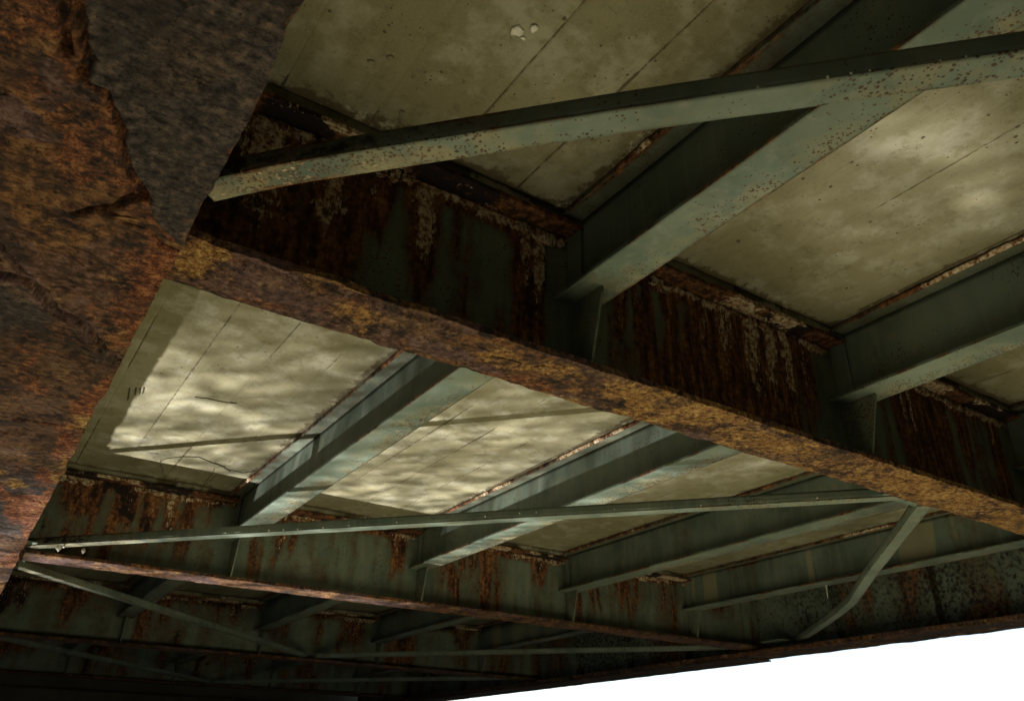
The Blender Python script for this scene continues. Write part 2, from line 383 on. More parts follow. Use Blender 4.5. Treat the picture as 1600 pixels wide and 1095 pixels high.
# ------------------------------------------------------------------ deck slab
deck = thing('deck_slab', 'olive grey concrete deck slab with board marks above the steel beams', 'bridge deck')
box('slab_core', -1.35, 11.5, Y0 - 1.6, Y1, zS + .045, zS + .27, CONC, deck)
LINES = [.15 + .403 * i for i in range(-3, 29)]
edges = [-1.34, AX] + SX + [BX, 11.49]
for bi in range(-1, len(FY)):
    ya = FY[bi] + .004 if bi >= 0 else Y0 - 1.59
    yb = FY[bi + 1] - .004 if bi + 1 < len(FY) else Y1 - .01
    fine = bi in (0, 1)
    for si in range(len(edges) - 1):
        xa, xb = edges[si] + .003, edges[si + 1] - .003
        us = list(np.linspace(xa, xb, 40 if fine else 8))
        for lx in LINES:
            if xa + .03 < lx < xb - .03: us += [lx - .012, lx - .004, lx, lx + .004, lx + .012]
        us = np.array(sorted(us)); us = us[np.concatenate([[True], np.diff(us) > .0015])]
        vs = np.arange(ya, yb, .06 if fine else .6); vs = np.append(vs[vs < yb - .02], yb)
        def fn(U, V, xa=xa, xb=xb, ya=ya, yb=yb):
            h = .004 * (fbm(U * .9, V * .5, 5) - .5)
            board = np.floor((U - .15) / .403)
            h = h + .0035 * (_h(board, np.floor((V + board * .7) / 3.3) * 0, 77) - .5)
            dl = np.min(np.abs(U[..., None] - np.array(LINES)), -1)
            open_ = ss(.35, .6, fbm(np.round((U - .15) / .403) * 3.1, V * .9, 31))
            h = h - .007 * ss(.007, .0, dl) * (.35 + .65 * open_)
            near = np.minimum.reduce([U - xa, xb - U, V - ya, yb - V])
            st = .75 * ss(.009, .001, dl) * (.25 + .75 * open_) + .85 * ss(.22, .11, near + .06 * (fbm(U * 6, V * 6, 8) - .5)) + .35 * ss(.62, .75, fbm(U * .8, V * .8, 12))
            pale = .45 * ss(.26, .17, near) * ss(.5, .62, fbm(U * 3, V * 3, 19))
            return h, 0, 0, {'stain': st, 'pale': pale}
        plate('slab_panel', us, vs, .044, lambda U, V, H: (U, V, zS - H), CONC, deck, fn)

# ------------------------------------------------------------------ main girders
crk = {k: [on_z(u, v, zG) for u, v in p] for k, p in {
    'c1': [(150, -120), (132, -30), (128, 40), (135, 80), (120, 110), (164, 139), (190, 183), (195, 226), (204, 270), (226, 303)],
    'c1b': [(226, 303), (205, 300), (180, 318), (150, 323), (120, 330)],
    'c2': [(150, 323), (178, 330), (205, 338), (240, 352), (262, 376), (288, 386)],
    'c3': [(-60, 410), (0, 428), (22, 428), (55, 438), (84, 477), (113, 491), (142, 506), (164, 535), (186, 560)],
    'c4': [(-40, 370), (0, 382), (22, 404), (40, 425)],
    'c5': [(-20, 640), (40, 646), (90, 655), (150, 668)],
    'c6': [(-20, 752), (50, 770), (125, 798)],
    'c7': [(100, 75), (95, 30), (110, -20), (100, -90)]}.items()}
grey_poly = crk['c1'] + [on_z(250, 345, zG), on_z(288, 386, zG), on_z(330, 300, zG), on_z(470, 30, zG), on_z(560, -150, zG)]
low_poly = crk['c3'] + [on_z(120, 760, zG), on_z(10, 930, zG), on_z(-120, 930, zG), on_z(-160, 600, zG)]
mid_poly = crk['c2'] + [on_z(270, 420, zG), on_z(188, 552, zG)] + crk['c3'][::-1][1:]

def flake(c, z, r, asp, ang, tilt, tdir, th, seed, parent, base, tone):
    n, R = 22, 4
    ph = np.linspace(0, 2 * np.pi, n, endpoint=False)
    rad = r * (.55 + .9 * fbm(np.cos(ph) * 1.6 + seed, np.sin(ph) * 1.6, seed, 4))
    V = []
    for k in range(R + 1):
        f = (1, .86, .58, .28, 0.0)[k]
        for j in range(n):
            a, b = rad[j] * f * np.cos(ph[j]) * asp, rad[j] * f * np.sin(ph[j])
            x, y = a * np.cos(ang) - b * np.sin(ang), a * np.sin(ang) + b * np.cos(ang)
            lift = tilt * (x * np.cos(tdir) + y * np.sin(tdir)) / r
            d = th * (.75 if k == 0 else 1.0) + .5 * th * float(fbm((c[0] + x) * 25, (c[1] + y) * 25, seed, 3)) + tilt + lift
            V.append((c[0] + x, c[1] + y, z - d))
            if k == R: break
    m_ = len(V)
    for j in range(n): V.append((V[j][0], V[j][1], V[j][2] + th * 1.2))
    F = []
    for k in range(R - 1):
        for j in range(n): F.append([k * n + j, k * n + (j + 1) % n, (k + 1) * n + (j + 1) % n, (k + 1) * n + j][::-1])
    for j in range(n): F.append([(R - 1) * n + j, (R - 1) * n + (j + 1) % n, m_ - 1][::-1]); F.append([j, (j + 1) % n, m_ + (j + 1) % n, m_ + j])
    F.append(list(range(m_, m_ + n)))
    return build('rust_flake', V, F, RUST, parent, {k: [v] * len(V) for k, v in tone.items()}, False, base)

def girder(label, xc, hw, fine):
    t = thing('main_girder', label, 'girder', 'main girders of the bridge', (xc, 0, 0))
    base = (xc, 0, 0)
    if fine:
        us = np.concatenate([np.linspace(-hw, hw, 108)])
        ys = [-4.7]
        while ys[-1] < 23.2:
            y = ys[-1]; ys.append(y + (.25 if y < .6 else .0062 if y < 4.2 else .0062 + .010 * (y - 4.2) ** .8))
        vs = np.array(ys)
        def fn(U, V):
            x = U + xc
            wx = x + .022 * (fbm(x * 9, V * 9, 41, 4) - .5) * 2; wy = V + .022 * (fbm(x * 9, V * 9, 51, 4) - .5) * 2
            h = .024 * (fbm(x * 2.2, V * 2.2, 2, 4) - .5) + .016 * (fbm(x * 12, V * 12, 6, 4) - .5)
            gp = in_poly(wx, wy, grey_poly); lp = in_poly(wx, wy, low_poly); mp = in_poly(wx, wy, mid_poly)
            h = h + np.where(gp, .014, 0) + np.where(lp, .024, 0) + np.where(mp, .002, 0)
            for yy, ss_, dd in ((4.75, 83, .012), (5.9, 84, -.010), (7.3, 85, .012)):   # further sheets, each lapping the last
                h = h + dd * (wy > yy - .55 * (x - .1) + .25 * (fbm(x * 5, V * 0, ss_, 4) - .5))
            # thin laminae that have sprung away elsewhere
            lam = fbm(x * 3.1 + .8 * fbm(x * 5, V * 5, 61), V * 2.3, 63, 4)
            h = h + np.where(gp, 0, .007 * (np.floor(lam * 9) / 9) * 2 + .0 * lam)
            step = ss(.10, .0, np.abs(lam * 9 - np.round(lam * 9))) * ~gp
            cd = np.full(U.shape, 1e9)
            for p in crk.values(): cd = np.minimum(cd, seg_dist(wx, wy, p))
            wdt = .010 + .018 * fbm(x * 7, V * 7, 71)
            h = h + .010 * ss(.07, .015, cd) * fbm(x * 4, V * 4, 73)
            h = h - .055 * ss(1.0, .35, cd / wdt)
            dark = ss(.05, .0, cd) * .4
            edge = ss(hw - .04, hw, U)
            h = h - .012 * edge * fbm(V * 8, x * 8, 91)
            dU = ss(hw - .12, hw, U) * .010 * (fbm(V * 6, 0 * V, 93, 5) - .5) * 2 - ss(hw - .1, hw, U) * .014 * ss(.62, .75, fbm(V * 2.2, 0 * V, 95, 3))
            och = .55 * ss(.55, .72, fbm(x * 2.4, V * 1.9, 101)) * ~gp + .45 * ss(.14, .0, np.hypot(x - .15, (V - 2.95) / 1.6))
            return h, dU, 0, {'grey': np.where(gp, .98, np.where(lp, .42 + .5 * ss(.45, .65, fbm(x * 2, V * .9, 103)), .30 * ss(.5, .65, fbm(x * 3, V * 3, 104)))),
                              'ochre': och, 'red': (.5 + .3 * ss(3.8, 5.0, V)) * ss(.46, .62, fbm(x * 2.6, V * 1.1, 105)) * ~gp + .35 * ss(.12, 0, hw - U) * ss(.4, .6, fbm(x, V * 2.5, 107)) + .3 * step,
                              'purple': .45 * ss(.5, .65, fbm(x * 3, V * 2, 109)) * ~gp + dark}
        bf = plate('bottom_flange', us, vs, .075, lambda U, V, H: (U + xc, V, zG - H), RUST, t, fn, base=base)
        rf = np.random.default_rng(12)
        for i in range(30):
            y = 1.35 + 8.0 * rf.random() ** 1.5; x = rf.uniform(-hw + .03, hw - .06)
            if in_poly(np.array(x), np.array(y), grey_poly): continue
            r = rf.uniform(.05, .16) * (1 + .05 * y)
            x = min(x, hw - r * .95)
            tone = [dict(grey=.6), dict(red=.55), dict(purple=.55), dict(ochre=.35), dict()][rf.integers(5)]
            flake((x, y), zG + .004, r, rf.uniform(.6, 1.5), rf.uniform(0, 3.1), rf.uniform(.0005, .003), rf.uniform(0, 6.2), rf.uniform(.003, .006), 40 + i, bf, base, tone)
    else:
        us = np.linspace(-hw, hw, 26); vs = np.arange(-4.7, 23.4, .05)
        def fn(U, V):
            h = .016 * (fbm(U * 3, V * 3, 202) - .5) + .008 * (fbm(U * 14, V * 14, 206, 3) - .5)
            dU = np.sign(U) * ss(hw - .1, hw, np.abs(U)) * .022 * (fbm(V * 3, np.sign(U) * 5, 208, 5) - .5) * 2
            return h, dU, 0, {'grey': .6 * ss(.4, .6, fbm(U * 2, V * .8, 203)), 'purple': .5 * ss(.5, .6, fbm(U * 2, V * 1.3, 204)), 'ochre': .4 * ss(.55, .65, fbm(U * 2, V * 1.6, 205))}
        plate('bottom_flange', us, vs, .05, lambda U, V, H: (U + xc, V, zG - H), RUST, t, fn, base=base)
        vs = np.arange(FY[2] + .15, 23.3, .06)
        def fn2(U, V):
            return .010 * (fbm(U * 6, V * 6, 212) - .5), .012 * (fbm(V * 4, U * 0, 213, 4) - .5) * np.sign(U), 0, {'purple': .6 * ss(.4, .6, fbm(U * 2, V * 1.2, 214)), 'grey': .5 + 0 * U}
        plate('cover_plate', np.linspace(-hw + .05, hw + .035, 16), vs, .022, lambda U, V, H: (U + xc, V, zG - .026 - H), RUST, t, fn2, base=base)
    # web, inner face towards the other girder
    s = 1 if xc < 5 else -1
    def fw_(U, V):
        run = fbm(U * 2.3, V * .5, 221, 4); big = fbm(U * .5, V * .7, 223, 3)
        r = .40 * ss(.48, .62, run) * ss(.35, .6, big) + .25 * ss(.45, .65, big)
        return .004 * (fbm(U * 12, V * 12, 225, 3) - .5) * ss(.3, .8, r), 0, 0, {'rust': r, 'dark_tone': .30 + .22 * fbm(U * 1.2, V * .8, 227), 'pale': .4 * ss(.6, .7, run), 'speck': .2 + 0 * U}
    vsw = np.linspace(zG + .06, zS + .02, 22)
    plate('web', np.arange(-4.7, 23.4, .08), vsw, .016, lambda U, V, H: (xc + s * (.008 + H), U, V), PAINT, t, fw_, base=base)
    plate('top_flange', [-.2, 0, .2], np.linspace(-4.7, 23.3, 60), .03, lambda U, V, H: (U + xc, V, zS - .004 - H * 1.0 + .0), PAINT, t, lambda U, V: (.03 + 0 * U, 0, 0, {'rust': .5 + 0 * U}), base=base)
    for i in range(len(FY) - 1):
        for fr in (.25, .5, .75):
            y = FY[i] + fr * (FY[i + 1] - FY[i])
            plate('stiffener', np.linspace(.012, .17, 5), np.linspace(zG + .058, zS - .04, 14), .014, lambda U, V, H: (xc + s * U, y + H, V), PAINT, t,
                  lambda U, V: (0 * U, 0, 0, {'rust': .5 * ss(.4, .6, fbm(U * 5 + y, V * 1.5, 231)), 'dark_tone': .5 + 0 * U}), base=base)
    return t
girder('massive rust-scaled girder overhead at the left, cracked layers peeling off its wide flange', AX, .306, True)
girder('far outer girder whose rusty lower edge borders the white sky', BX, .325, False)

# ------------------------------------------------------------------ floor beams
def gaussx(X, c, w): return np.exp(-((X - c) / w) ** 2)
FL = ['floor beam behind the viewer next to the abutment',
      'nearest floor beam crossing the picture diagonally, broad golden rust flange',
      'second floor beam, thin rusty flange crossing below the sunlit slab',
      'third floor beam, dim and mostly hidden beneath the second one',
      'fourth floor beam, a faint line low in the dark left corner',
      ]
# rust runs on the web: x, half width, strength, crust
RUN1 = [(.55, .22, .9, .75), (.85, .14, .8, .55), (1.08, .10, .7, .2), (1.335, .085, 1.0, .85), (1.52, .05, .5, .1), (1.90, .075, 1., .6), (2.0, .10, 1.0, .9),
        (2.52, .05, .9, .45), (2.63, .03, .8, .4), (2.9, .07, .9, .15), (3.15, .10, .8, .3), (3.32, .14, 1., .5), (3.55, .12, 1., .8), (3.72, .09, 1., .85), (3.86, .07, 1., .9), (4.02, .1, .9, .3), (4.2, .06, .7, .35),
        (4.98, .06, .9, .2), (5.10, .03, 1., .7), (5.2, .03, 1., .8), (5.36, .08, .9, .1), (5.6, .05, .7, .3), (5.8, .1, .7, .1), (6.22, .035, .9, .6), (6.35, .04, .8, .4), (6.9, .2, .8, .3), (7.6, .15, .8, .4), (8.2, .12, .7, .3), (9.2, .2, .8, .3)]
RUN2 = [(.7, .25, .9, .2), (1.13, .09, 1., .3), (1.32, .1, .9, .3), (1.52, .07, 1., .9), (2.35, .05, .5, .1), (2.68, .045, 1., .75), (2.80, .06, .8, .2), (4.1, .14, 1., .15), (4.02, .06, .9, .5), (4.3, .08, .8, .1),
        (4.93, .06, 1., .4), (5.05, .04, .9, .5), (5.22, .06, .7, .1), (6.0, .05, .8, .2), (6.13, .09, 1., .45), (6.48, .05, 1., .7), (6.95, .05, .9, .3), (7.06, .04, 1., .6), (7.5, .12, .9, .1), (7.72, .05, .8, .3), (8.25, .05, .8, .4), (8.55, .06, .9, .5), (9.3, .25, .8, .2)]
rg = np.random.default_rng(5)
for fi, fy in enumerate(FY):
    t = thing('floor_beam', FL[fi], 'beam', 'floor beams across the bridge', (AX, fy, 0)); base = (AX, fy, 0)
    d = {1: .0125, 2: .03}.get(fi, .12)
    hw = .18; xa, xb = AX + .012, BX - .012
    us = np.arange(xa, xb, d); us = np.append(us, xb)
    vs = np.linspace(-hw, hw, {1: 40, 2: 16}.get(fi, 6))
    runs = RUN1 if fi == 1 else RUN2 if fi == 2 else [(rg.uniform(.3, 9.8), rg.uniform(.05, .2), rg.uniform(.6, 1), rg.uniform(0, .6)) for _ in range(22)]
    o_, p_, r_ = [], [], []
    if fi == 1:
        o_ = [(on_z(u, v, zF), rx, ry, a) for u, v, rx, ry, a in [(305, 405, .09, .16, 1.), (345, 395, .05, .07, .8), (560, 490, .2, .12, .62), (640, 480, .14, .07, .5), (790, 560, .18, .10, .8), (880, 580, .2, .10, .7), (1000, 620, .3, .16, .75), (1200, 690, .5, .14, .8), (1420, 760, .7, .16, .75), (1600, 815, .8, .2, .7)]]
        p_ = [(on_z(u, v, zF), rx, ry, a) for u, v, rx, ry, a in [(420, 440, .17, .2, .85), (480, 480, .1, .12, .8), (690, 545, .22, .09, .9), (760, 575, .18, .06, .7), (1090, 678, .14, .07, 1.), (600, 535, .12, .05, .6)]]
    def fb(U, V):
        h = .008 * (fbm(U * 3, V * 5, 300 + fi) - .5) + .007 * (fbm(U * 16, V * 22, 310 + fi, 3) - .5)
        och = (.22 + .20 * ss(2.0, 3.4, U) if fi == 1 else .05) + .30 * ss(.40, .62, fbm(U * 2.2, V * 4, 320 + fi)); pur = (.5 if fi == 1 else .62) * ss(.48, .62, fbm(U * 1.7, V * 4, 330 + fi))
        for (cx, cy), rx, ry, a in o_: och = np.maximum(och, .1 + (.95 * a - .1) * ss(1.5, .2, np.hypot((U - cx) / rx, (V + fy - cy) / ry)))
        for (cx, cy), rx, ry, a in p_:
            mm = ss(1.2, .4, np.hypot((U - cx) / rx, (V + fy - cy) / ry)); pur = np.maximum(pur, a * mm); och = och * (1 - .9 * mm)
        if fi == 1:
            lam = fbm(U * 3.3, V * 6 + .6 * fbm(U * 9, V * 9, 345), 341, 4)
            h = h + .010 * np.floor(lam * 5) / 5 + .010 * ss(.45, .6, pur)
            bx = on_z(350, 400, zF)[0]
            sp = ss(.03, .0, np.abs(V + hw - .045 - .03 * (fbm(U * 3, 0 * U, 347) - .5))) * ss(1.75, 1.2, U)
            h = h - .02 * sp
        e = ss(hw - .05, hw, np.abs(V))
        dV = np.sign(V) * e * (.007 * (fbm(U * 7, np.sign(V) * 3, 350 + fi, 5) - .5) * 2 - .009 * ss(.6, .72, fbm(U * 1.6, np.sign(V) * 7, 360 + fi, 3)))
        h = h - .010 * e * fbm(U * 9, V * 9, 370)
        rd = .5 * ss(.55, .7, fbm(U * 3, V * 5, 380 + fi))
        return h, 0, dV, {'ochre': och, 'purple': pur, 'red': rd, 'grey': 0 * U}
    bf = plate('bottom_flange', us, vs, .032, lambda U, V, H: (U, fy + V, zF - H), RUST, t, fb, base=base)
    if fi == 1:
        rf = np.random.default_rng(8)
        for i in range(15):
            x = .35 + 6.6 * rf.random() ** 1.2; r = rf.uniform(.015, .055); v = rf.uniform(-.15 + r, .15 - r)
            tone = [dict(purple=.7), dict(purple=.6), dict(red=.4), dict(ochre=.5), dict()][rf.integers(5)]
            flake((x, fy + v), zF - .002, r, rf.uniform(1., 2.4), rf.uniform(-.3, .3), rf.uniform(.0003, .0015), rf.uniform(0, 6.2), rf.uniform(.002, .004), 140 + i, bf, base, tone)
    dz = {1: 64, 2: 30}.get(fi, 8)
    zs = np.linspace(zF + .033, zS - .088, dz)
    def fwb(U, V):
        top = (V - zF) / (zS - zF)
        wob = .05 * (fbm(U * 2.5, V * 4, 400 + fi, 4) - .5) * 2
        r = np.zeros_like(U); c = np.zeros_like(U); k = np.zeros_like(U)
        for cx, w, s, cr in runs:
            ln = .5 + .5 * vn(cx * 31.7, 0, 9)
            reach = ss(1.02 - ln * 1.12, 1.0 - ln * .5, top)
            gx_ = np.exp(-((U + wob - cx) / (w * (.75 + .5 * top))) ** 2)
            r = np.maximum(r, s * gx_ * (.25 + .75 * reach))
            c = np.maximum(c, cr * np.exp(-((U + wob * 1.2 - cx) / (w * .6)) ** 2) * ss(.05, .75, top + .5 * (fbm(U * 7, V * 5, 433 + fi) - .5)) * (.6 + .4 * reach))
        base_r = (.72 if fi == 1 else .40) * ss(.42, .60, fbm(U * 1.7, V * .45, 410 + fi)) + .40 * ss(.42, .7, fbm(U * 11, V * .9, 415 + fi))
        sx = np.min(np.abs(U[..., None] - np.array(SX)), -1)
        clean = ss(.20, .10, np.abs(sx - .02) )
        r = np.maximum(r, base_r * ss(.05, .5, top + .3)) * (1 - .75 * clean)
        r = np.maximum(r, .8 * ss(.16, .03, 1 - top - .1) * (1 - .6 * clean))
        c = np.maximum(c * (1 - .7 * clean), .75 * ss(.20, .11, 1 - top + .08 * (fbm(U * 6, V * 3, 430) - .5)) * ss(.42, .62, fbm(U * 2.4, 0 * U, 431, 3)))
        k = .6 * ss(.52, .68, fbm(U * 3, V * 1.2, 420 + fi)) * ss(.3, .7, r) + .3 * ss(.9, .2, U - AX)  # patchy, and darker towards the left girder
        h = .022 * ss(.35, .9, c) * fbm(U * 22, V * 22, 440, 3) + .008 * ss(.4, .8, r) * fbm(U * 30, V * 20, 441, 3)
        return h, 0, 0, {'rust': r * (1.35 if fi == 1 else 1.05), 'crust': c * (1.15 if fi == 1 else .9), 'dark_tone': k * (1 - .6 * clean) * (.55 if fi == 1 else 1.1), 'speck': .35 + 0 * U}
    us2 = np.arange(xa, xb, d * 1.0); us2 = np.append(us2, xb)
    plate('web', us2, zs, .016, lambda U, V, H: (U, fy - .008 - H, V), PAINT, t, fwb, base=base)
    # top flange under a concrete haunch
    def ftf(U, V):
        e = ss(.09, .14, np.abs(V))
        return .004 * fbm(U * 12, V * 12, 450), 0, np.sign(V) * e * .014 * (fbm(U * 8, np.sign(V), 451, 4) - .5) * 2, {'rust': .75 + .5 * ss(.4, .6, fbm(U * 1.3, V, 452)), 'crust': .85 * ss(.5, .62, fbm(U * 2.6, V * 4, 453)), 'dark_tone': .2 + .5 * ss(.45, .6, fbm(U * 2.1, V, 454))}
    tf = plate('top_flange', us[::2] if fi == 1 else us, np.linspace(-.14, .14, 10), .022, lambda U, V, H: (U, fy + V, zS - .085 - H), PAINT, t, ftf, base=base)
    def fh(U, V):
        return .010 * fbm(U * 9, V * 9, 460), .0, 0, {'stain': .8 * ss(.4, .6, fbm(U * 2, V, 461)), 'pale': .6 * ss(.55, .65, fbm(U * 3, V * 6, 462))}
    plate('haunch', us[::3] if fi == 1 else us[::2], np.linspace(zS - .0625, zS + .002, 5), .22, lambda U, V, H: (U, fy - .115 - H, V), CONC, t, fh, base=base)
    if fi in (1, 2, 3):
        # crusty mineral bead that has grown under the top flange edge
        n = {1: 900, 2: 420, 3: 160}[fi]
        uu = np.linspace(xa + .05, xb - .05, n)
        amp = ss(.42, .62, fbm(uu * 1.9, 0 * uu, 470 + fi, 4)) * (.4 + 1.2 * fbm(uu * 25, 0 * uu, 472, 3))
        def fcr(U, V):
            a = np.interp(U, uu, amp)
            return .003 + .022 * a * fbm(U * 30, V * 60, 473, 3), 0, -(V - .03) * (1 - np.clip(a * (.3 + 1.1 * fbm(U * 11, 0 * U, 474, 4)), .02, 1.1)), {'crust': .25 + .35 * a, 'rust': .9 + 0 * U, 'dark_tone': .3 + 0 * U}
        plate('mineral_crust', uu, np.linspace(-.035, .03, 7), .006, lambda U, V, H: (U, fy - .022 - H, zS - .125 + V), PAINT, tf, fcr, base=base)
    # tapered brackets under each stringer
    for x in SX:
        V = []; 
        for xx in (x - .007, x + .007):
            V += [(xx, fy - .012, zF + .034), (xx, fy - .165, zF + .034), (xx, fy - .262, zT - .03), (xx, fy - .262, zT - .003), (xx, fy - .012, zT - .003)]
        F = [[0, 1, 2, 3, 4], [9, 8, 7, 6, 5]] + [[i, i + 5, (i + 1) % 5 + 5, (i + 1) % 5] for i in range(5)]
        build('bracket', V, [f[::-1] for f in F], PAINT, t, {'rust': [.25] * 10, 'speck': [.5] * 10}, base=base)

# ------------------------------------------------------------------ stringers
side = ['next to the cracked girder', 'second from the cracked girder', 'third from the cracked girder', 'nearest the far outer girder']
bayn = {0: 'in the near bay above the big angle brace', 1: 'in the sunlit bay', 2: 'in the bay behind the second floor beam', 3: 'in the dark fourth bay', 4: 'in the dark fifth bay'}
for bi in range(0, 4):
    ya, yb = FY[bi] + .012, FY[bi + 1] - .026
    for si, x in enumerate(SX):
        if bi > 2 and si > 2 and bi > 3: continue
        fine = bi in (0, 1)
        lab = 'green stringer %s, %s' % (bayn[bi], side[si])
        if bi == 0 and si == 0: lab = 'large freckled green stringer crossing above the big angle brace in the near bay'
        if bi == 0 and si == 1: lab = 'green stringer at the right edge meeting the nearest floor beam'
        if bi == 0 and si == 2: lab = 'stringer in the black corner at the right edge of the near bay'
        t = thing('stringer', lab, 'beam', 'stringers under the deck', (x, ya, 0)); base = (x, ya, 0)
        st = .03 if fine else .2
        vs = np.append(np.arange(ya, yb, st), yb)
        us = np.linspace(-.121, .121, 14 if fine else 5)
        sd = 500 + bi * 10 + si
        def fbf(U, V):
            e = ss(.08, .121, U)
            sp = .14 + .95 * ss(-.07, .10, U) * (.5 + .5 * ss(.36, .6, fbm(V * .9, 0 * U, sd, 3))) + .35 * ss(.55, .7, fbm(U * 6, V * 1.2, sd + 1))
            r = .62 * ss(.1, .121, np.abs(U)) * ss(.38, .58, fbm(V * 3, np.sign(U), sd + 2)) + .3 * ss(.65, .75, fbm(V * .7, U * 2, sd + 3))
            return 0 * U, np.sign(U) * ss(.09, .121, np.abs(U)) * .003 * (fbm(V * 8, np.sign(U), sd + 4) - .5), 0, {'speck': sp, 'rust': r}
        plate('bottom_flange', us, vs, .016, lambda U, V, H: (x + U, V, zT - H), PAINT, t, fbf, base=base)
        zs = np.linspace(zT + .017, zS - .019, 12 if fine else 4)
        def fwb(U, V):
            top = (V - zT) / (zS - zT)
            return 0 * U, 0, 0, {'rust': .62 * ss(.84, .98, top) * ss(.4, .6, fbm(U * 2, 0 * U, sd + 5)) + .35 * ss(.6, .72, fbm(U * 2.5, V * .4, sd + 6)) * (si > 1), 'pale': (.4 + .6 * (si == 3)) * ss(.56, .68, fbm(U * 2.2, V * .25, sd + 7)), 'speck': .2 + 0 * U}
        plate('web', vs, zs, .012, lambda U, V, H: (x - .006 - H, U, V), PAINT, t, fwb, base=base)
        def ftp(U, V):
            return .0 * U, np.sign(U) * ss(.09, .12, np.abs(U)) * .012 * (fbm(V * 9, np.sign(U), sd + 8, 4) - .5) * 2, 0, {'rust': .35 + .6 * ss(.4, .6, fbm(V * 1.4, np.sign(U), sd + 9)) * ss(.08, .12, np.abs(U)), 'speck': .3 + 0 * U}
        tf = plate('top_flange', us, vs, .016, lambda U, V, H: (x + U, V, zS - .020 - H), PAINT, t, ftp, base=base)
        if fine or bi == 2:
            # rusty pack-out and mortar squeezed along the flange edge
            for s in (-1, 1):
                if s == 1 and bi == 0: pass
                uu = vs
                a = ss(.46, .66, fbm(uu * 1.5, 0 * uu + s * 3, sd + 11, 4)) * (.3 + 1.4 * fbm(uu * 14, 0 * uu + s, sd + 12, 3))
                def fre(U, V):
                    aa = np.interp(U, uu, a)
                    return .003 + .016 * aa * np.sin(np.clip((V + .012) / .03, 0, 1) * np.pi), 0, 0, {'rust': .55 + .6 * aa, 'crust': .75 * ss(.5, .62, fbm(U * 3, s, sd + 13)) * aa, 'dark_tone': .5 * ss(.55, .65, fbm(U * 5, s, sd + 14))}
                plate('rust_edge', uu, np.linspace(-.016, .018, 5), .004, lambda U, V, H: (x + s * (.122 + H), U, zS - .018 + V), PAINT, tf, fre, base=base)
        # bolted end plates on the web
        for ye, sg in ((yb, -1), (ya, 1)):
            if bi > 2: continue
            plate('end_plate', np.linspace(0, .11, 3), np.linspace(zT + .03, zS - .035, 5), .0085, lambda U, V, H: (x - .018 - .009 - H, ye + sg * (.003 + U), V), PAINT, t,
                  lambda U, V: (0 * U, 0, 0, {'speck': .2 + 0 * U, 'rust': .1 + 0 * U}), smooth=False, base=base)

# ------------------------------------------------------------------ lateral braces (steel angles)
def smooth_path(pts, n):
    P = np.array(pts, float); s = np.concatenate([[0], np.cumsum(np.hypot(*np.diff(P, axis=0).T))])
    q = np.linspace(0, s[-1], n); x = np.interp(q, s, P[:, 0]); y = np.interp(q, s, P[:, 1])
    if len(pts) > 2:
        k = np.ones(max(3, n // 44)); k /= k.sum(); pad = len(k) // 2
        for _ in range(2):
            xp = np.concatenate([2 * x[0] - x[pad:0:-1], x, 2 * x[-1] - x[-2:-pad - 2:-1]]); yp = np.concatenate([2 * y[0] - y[pad:0:-1], y, 2 * y[-1] - y[-2:-pad - 2:-1]])
            x = np.convolve(xp, k, 'valid')[:n]; y = np.convolve(yp, k, 'valid')[:n]
    return q, x, y
def brace(label, pts, seed, n=160, rusty_end=.6, w=.104, hgt=.060, zl=None, zend=None):
    za = zl or zL; zb = zend or za
    q, x, y = smooth_path(pts, n)
    tx = np.gradient(x, q); ty = np.gradient(y, q); L = np.hypot(tx, ty); tx /= L; ty /= L
    nx, ny = -ty, tx                              # sideways; make it point away from the viewer
    mid = n // 2
    if nx[mid] * x[mid] + ny[mid] * y[mid] < 0: nx, ny = -nx, -ny
    t = thing('lateral_brace', label, 'brace', 'lateral angle braces', (x[0], y[0], za)); base = (x[0], y[0], za)
    zz = np.linspace(za, zb, n)
    def mp(U): return [np.interp(U, q, a) for a in (x, y, nx, ny, zz)]
    def f1(U, V):
        e = ss(.8, 1., np.abs(2 * V / w - 1))
        end = ss(1.6, .2, U) * rusty_end
        return .0015 * (fbm(U * 5, V * 9, seed) - .5), 0, .003 * e * (fbm(U * 9, V, seed + 1) - .5), {'speck': .3 + .8 * end + .55 * ss(.5, .66, fbm(U * 1.3, V * 5, seed + 2)), 'rust': .55 * end * fbm(U * 4, V * 9, seed + 3) + .45 * e * ss(.45, .6, fbm(U * 2.5, V * 3, seed + 4)), 'crust': .34 * end * ss(.4, .6, fbm(U * 6, V * 20, seed + 5)), 'pale': .75 * end * fbm(U * 3, V * 8, seed + 9) * 1.5}
    def m1(U, V, H):
        a, b, c, d_, z = mp(U); return a + c * V, b + d_ * V, z - H
    plate('bottom_leg', q, np.linspace(0, w, 7), .009, m1, PAINT, t, f1, base=base)
    def f2(U, V):
        end = ss(1.8, .2, U) * rusty_end
        return 0 * U, 0, 0, {'rust': .75 * end * fbm(U * 3, V * 9, seed + 6) * 1.3 + .5 * ss(.7, 1., V / hgt) * ss(.5, .6, fbm(U * 3, 0 * U, seed + 7)), 'speck': .3 + .3 * end, 'dark_tone': .6 * end * ss(.45, .6, fbm(U * 3, V * 9, seed + 8))}
    def m2(U, V, H):
        a, b, c, d_, z = mp(U); return a + c * (.001 - H), b + d_ * (.001 - H), z + .0095 + V
    plate('upright_leg', q, np.linspace(0, hgt, 5), .009, m2, PAINT, t, f2, base=base)
    return t, (q, x, y, nx, ny, za)
def L1(u, v): return on_z(u, v, zL)
def ext(a, b, x): return (x, a[1] + (b[1] - a[1]) * (x - a[0]) / (b[0] - a[0]))
